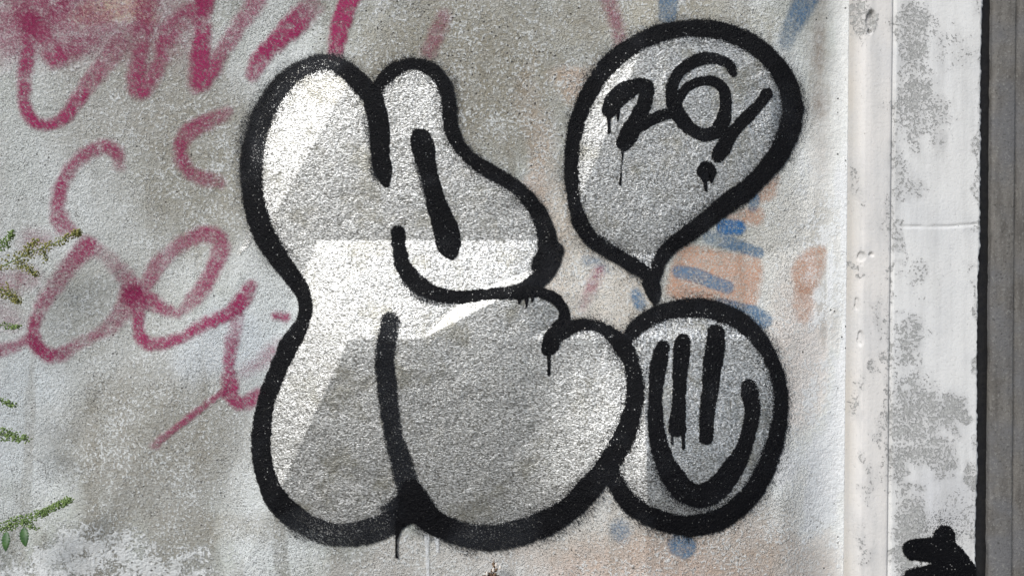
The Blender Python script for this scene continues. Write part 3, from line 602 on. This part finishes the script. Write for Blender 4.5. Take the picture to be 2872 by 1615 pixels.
film('smile_stroke', M_BLACK, face, [(T(S5, (447, 335, 72), (433, 400, 80), (420, 480, 76), (412, 580, 66), (412, 680, 70), (425, 780, 84), (452, 880, 96), (495, 965, 110), (555, 1035, 116), (625, 1058, 112), (695, 1035, 116), (752, 975, 110), (802, 905, 92), (838, 830, 76), (862, 750, 72), (880, 680, 78), (884, 620, 84), (870, 560, 84), (866, 528, 74)), 5),
                                     (T(S5, (410, 800, 70, .35), (430, 920, 110, .45), (500, 1030, 130, .5), (600, 1085, 120, .5), (700, 1060, 130, .5), (770, 960, 110, .4)), 26)], level=12)
film('finger_stroke', M_BLACK, face, [(T(S5, (545, 308, 72), (540, 380, 86), (531, 480, 76), (528, 580, 70), (525, 650, 74), (518, 698, 88), (516, 725, 84)), 4)], level=13)
film('finger_stroke', M_BLACK, face, [(T(S5, (709, 268, 88), (703, 340, 96), (690, 440, 90), (680, 540, 82), (668, 640, 74), (661, 720, 70), (660, 775, 68)), 4)], level=13)
for pts in (T(S5, (492, 735, 30), (494, 770, 13), (494, 802, 15)), T(S5, (548, 730, 30), (548, 780, 13), (549, 822, 16))):
    film('drip', M_BLACK, face, [(pts, 2.5)], level=15, jit=.8)

# --- black blot on the pilaster
blot = thing('black_blot', 'lumpy matt black paint blot sprayed on the white pilaster', 'graffiti', (wx(2640), -.02, wz(1640)))
film('blot_fill', M_BLACK, blot, [(T(S7, (645, 1312, 104), (720, 1315, 118), (790, 1310, 130)), 5), (T(S7, (802, 1250, 118), (800, 1300, 130), (850, 1370, 140), (920, 1420, 90)), 5),
                                  (T(S7, (640, 1450, 90), (740, 1440, 110), (840, 1420, 130), (930, 1440, 70), (940, 1500, 60)), 5), (T(S7, (720, 1500, 120), (850, 1500, 120)), 5)], level=6)
film('overspray', M_BLACK, blot, [(T(S7, (720, 1230, 120, .34), (790, 1180, 130, .36), (860, 1230, 120, .3)), 40), (T(S7, (590, 1440, 60, .4), (680, 1400, 50, .4)), 16)], level=4)

# ------------------------------------------------------------------ weeds
M_GREEN = simple('weed_green', (.05, .10, .018), (.11, .17, .035), 160, .6, .5 * MM)
M_BUD = simple('bud_green', (.09, .16, .035), (.25, .33, .11), 220, .7, .5 * MM)
M_BUD2 = simple('bud_yellow_green', (.17, .17, .04), (.33, .31, .10), 220, .7, .5 * MM)
M_LEAF = simple('leaf_green', (.018, .060, .012), (.045, .11, .022), 90, .5, .6 * MM)
M_DRY = simple('dry_brown', (.10, .062, .038), (.26, .18, .12), 260, .8, .6 * MM)
M_PALE = simple('dry_pale_husk', (.55, .48, .42), (.75, .70, .64), 260, .8, .4 * MM)
rng = random.Random(4)
def tube(P, R, n=6):
    P = [Vector(p) for p in P]; V = []; F = []
    for i, p in enumerate(P):
        d = (P[min(i + 1, len(P) - 1)] - P[max(i - 1, 0)]).normalized(); a = d.orthogonal().normalized(); b = d.cross(a)
        r = R[i] if isinstance(R, (list, tuple)) else R
        for k in range(n):
            t_ = 2 * math.pi * k / n; V.append(tuple(p + (a * math.cos(t_) + b * math.sin(t_)) * r))
    for i in range(len(P) - 1):
        for k in range(n): F.append((i * n + k, i * n + (k + 1) % n, (i + 1) * n + (k + 1) % n, (i + 1) * n + k))
    return V, F
OCT = [(1, 0, 0), (-1, 0, 0), (0, 1, 0), (0, -1, 0), (0, 0, 1), (0, 0, -1)]
OF = [(0, 2, 4), (2, 1, 4), (1, 3, 4), (3, 0, 4), (2, 0, 5), (1, 2, 5), (3, 1, 5), (0, 3, 5)]
import bmesh
bmx = bmesh.new(); bmesh.ops.create_icosphere(bmx, subdivisions=1, radius=1); ICO = [v.co[:] for v in bmx.verts]; ICF = [[v.index for v in f.verts] for f in bmx.faces]; bmx.free()
def buds(points, r):
    V, F = [], []
    for (x, y, z) in points:
        k = len(V); rr = r * rng.uniform(.65, 1.25); e = rng.uniform(.75, 1.2)
        V += [(x + a * rr * e, y + b * rr, z + c * rr * (2 - e)) for a, b, c in ICO]; F += [(k + a, k + b, k + c) for a, b, c in ICF]
    return V, F
def at(sx, sy, y):                         # point seen at a photo pixel, y metres from the wall plane
    f = (DIST + y) / DIST; return (wx(sx) * f, y, ZC + (wz(sy) - ZC) * f)
YW = -.075
weed = thing('flowering_weed', 'green weed with sprays of tiny round buds reaching in front of the wall', 'plant', (-1.19, YW - .02, 0))
stalk = [(-1.19, YW - .02, 0), (-1.20, YW - .025, .3), (-1.185, YW - .02, .65), (-1.19, YW - .02, 1.0), (-1.20, YW - .01, 1.35)]
V, F = tube(stalk, [.006, .0055, .005, .004, .002], 8); mesh_np('stalk', V, F, M_GREEN, weed)
def spray(path, width, n, mat, r=.0018, side=()):
    """a curved spray: stem path in photo pixels, buds scattered around it and around side twigs"""
    pts = [at(x, y, YW + rng.uniform(-.006, .006)) for x, y in path]
    root = min(stalk, key=lambda q: abs(q[2] - pts[0][2] + .05))
    stem = mesh_np('stem', *tube([root, pts[0]] + pts[1:], [.0017, .0014] + [.0011] * (len(pts) - 1), 5), M_GREEN, weed)
    B = []
    segs = [(pts, width, n)] + [([at(x, y, YW) for x, y in sp], wd_, m_) for sp, wd_, m_ in side]
    for q, wd_, m_ in segs:
        L = len(q) - 1
        for _ in range(int(m_ * 2.6)):
            t_ = rng.random() ** .9 * L; i = min(int(t_), L - 1); f = t_ - i
            p = [q[i][k] * (1 - f) + q[i + 1][k] * f for k in range(3)]
            tp = 1 - .6 * (t_ / L); a = rng.uniform(0, 6.28); rr = 1.25 * wd_ * K * tp * math.sqrt(rng.random())
            B.append((p[0] + rr * math.cos(a) * .8, p[1] + rng.uniform(-1, 1) * .008, p[2] + rr * math.sin(a)))
    for sp, wd_, m_ in side: mesh_np('twig', *tube([at(x, y, YW) for x, y in sp], .0008, 4), M_GREEN, stem)
    o = mesh_np('flower_buds', *buds(B, r), mat, stem); o['kind'] = 'stuff'
spray([(-25, 760), (20, 740), (70, 715), (120, 695), (165, 678), (210, 655), (224, 650)], 17, 150, M_BUD2, side=[([(70, 712), (85, 690), (105, 672)], 12, 40), ([(45, 735), (80, 752), (105, 775)], 15, 45), ([(120, 695), (130, 735)], 8, 12)])
spray([(-20, 700), (10, 690), (25, 670), (35, 650)], 16, 60, M_BUD)
spray([(-25, 800), (5, 812), (30, 830), (52, 845)], 22, 85, M_BUD2)
spray([(-25, 905), (10, 912), (35, 915), (55, 918)], 12, 36, M_BUD)
spray([(-25, 1118), (5, 1122), (25, 1132), (42, 1138)], 11, 34, M_BUD)
spray([(-25, 1218), (5, 1216), (40, 1224), (78, 1232)], 20, 100, M_BUD)
spray([(-25, 1492), (15, 1476), (50, 1462), (90, 1450), (130, 1432), (170, 1415), (200, 1402)], 17, 190, M_BUD, side=[([(60, 1460), (80, 1472), (104, 1482)], 8, 22), ([(120, 1440), (150, 1420), (182, 1398)], 10, 40)])
def leaf(pts, base_, tip, wid, parent):
    """toothed leaf blade from base to tip, folded along its midrib"""
    b, t_ = np.array(at(*base_, YW)), np.array(at(*tip, YW - .012)); ax = t_ - b; L = np.linalg.norm(ax); ax /= L
    sd_ = np.cross(ax, [0, 1, 0]); sd_ /= np.linalg.norm(sd_); up = np.array([0, -1, 0]); n = 15; V = []; F = []
    for i in range(n):
        f = i / (n - 1); w_ = wid * (math.sin(math.pi * f ** .75) ** .8) * (1 + (.16 if i % 2 else -.1)) * (1 if f < .98 else .1)
        c = b + ax * L * f + sd_ * .003 * math.sin(f * 3) + up * .004 * math.sin(f * 2.6)
        for s_, h_ in ((-1, .003), (0, 0), (1, .003)): V.append(c + sd_ * w_ * s_ + up * h_ * (w_ / wid))
        for s_, h_ in ((-1, .003), (0, 0), (1, .003)): V.append(c + sd_ * w_ * s_ + up * (h_ * (w_ / wid) - .0004))
    for i in range(n - 1):
        k = i * 6
        for j in (0, 1): F += [(k + j, k + j + 1, k + j + 7, k + j + 6), (k + j + 4, k + j + 3, k + j + 9, k + j + 10)]
        F += [(k, k + 6, k + 9, k + 3), (k + 2, k + 5, k + 11, k + 8)]
    mesh_np('leaf', V, F, M_LEAF, parent)
    mesh_np('leaf_stalk', *tube([pts, tuple(b)], .0009, 5), M_GREEN, parent)
leaf(at(12, 1477, YW), (18, 1490), (18, 1545), .0085, weed)
leaf(at(78, 1456, YW), (66, 1478), (74, 1532), .0095, weed)

dry = thing('dried_weed', 'dry brown weed with pale husks poking up below the big letter', 'plant', (wx(1385), -.05, 0))
p0 = [(wx(1380), -.05, 0), (wx(1384), -.055, .3), at(1385, 1625, -.05), at(1384, 1590, -.05), at(1386, 1567, -.05)]
mesh_np('stem', *tube(p0, [.003, .0025, .002, .0016, .0008], 6), M_DRY, dry)
for k, (sx, sy) in enumerate(((1360, 1604), (1372, 1606), (1392, 1606), (1400, 1612), (1378, 1595), (1396, 1593), (1384, 1575), (1388, 1582), (1352, 1612), (1385, 1612))):
    b = Vector(at(1384, sy + 10, -.05)); e = Vector(at(sx, sy, -.055 - .004 * (k % 3)))
    mesh_np('bract', *tube([b, (b + e) / 2, e], [.0008, .0042, .0006], 6), M_DRY, dry)
for sx, sy in ((1391, 1583), (1383, 1597), (1365, 1607), (1402, 1590)):
    c = Vector(at(sx, sy, -.062)); mesh_np('husk', *tube([c + Vector((0, 0, -.005)), c + Vector((.0005, 0, -.001)), c + Vector((.001, 0, .005))], [.001, .0036, .0008], 6), M_PALE, dry)
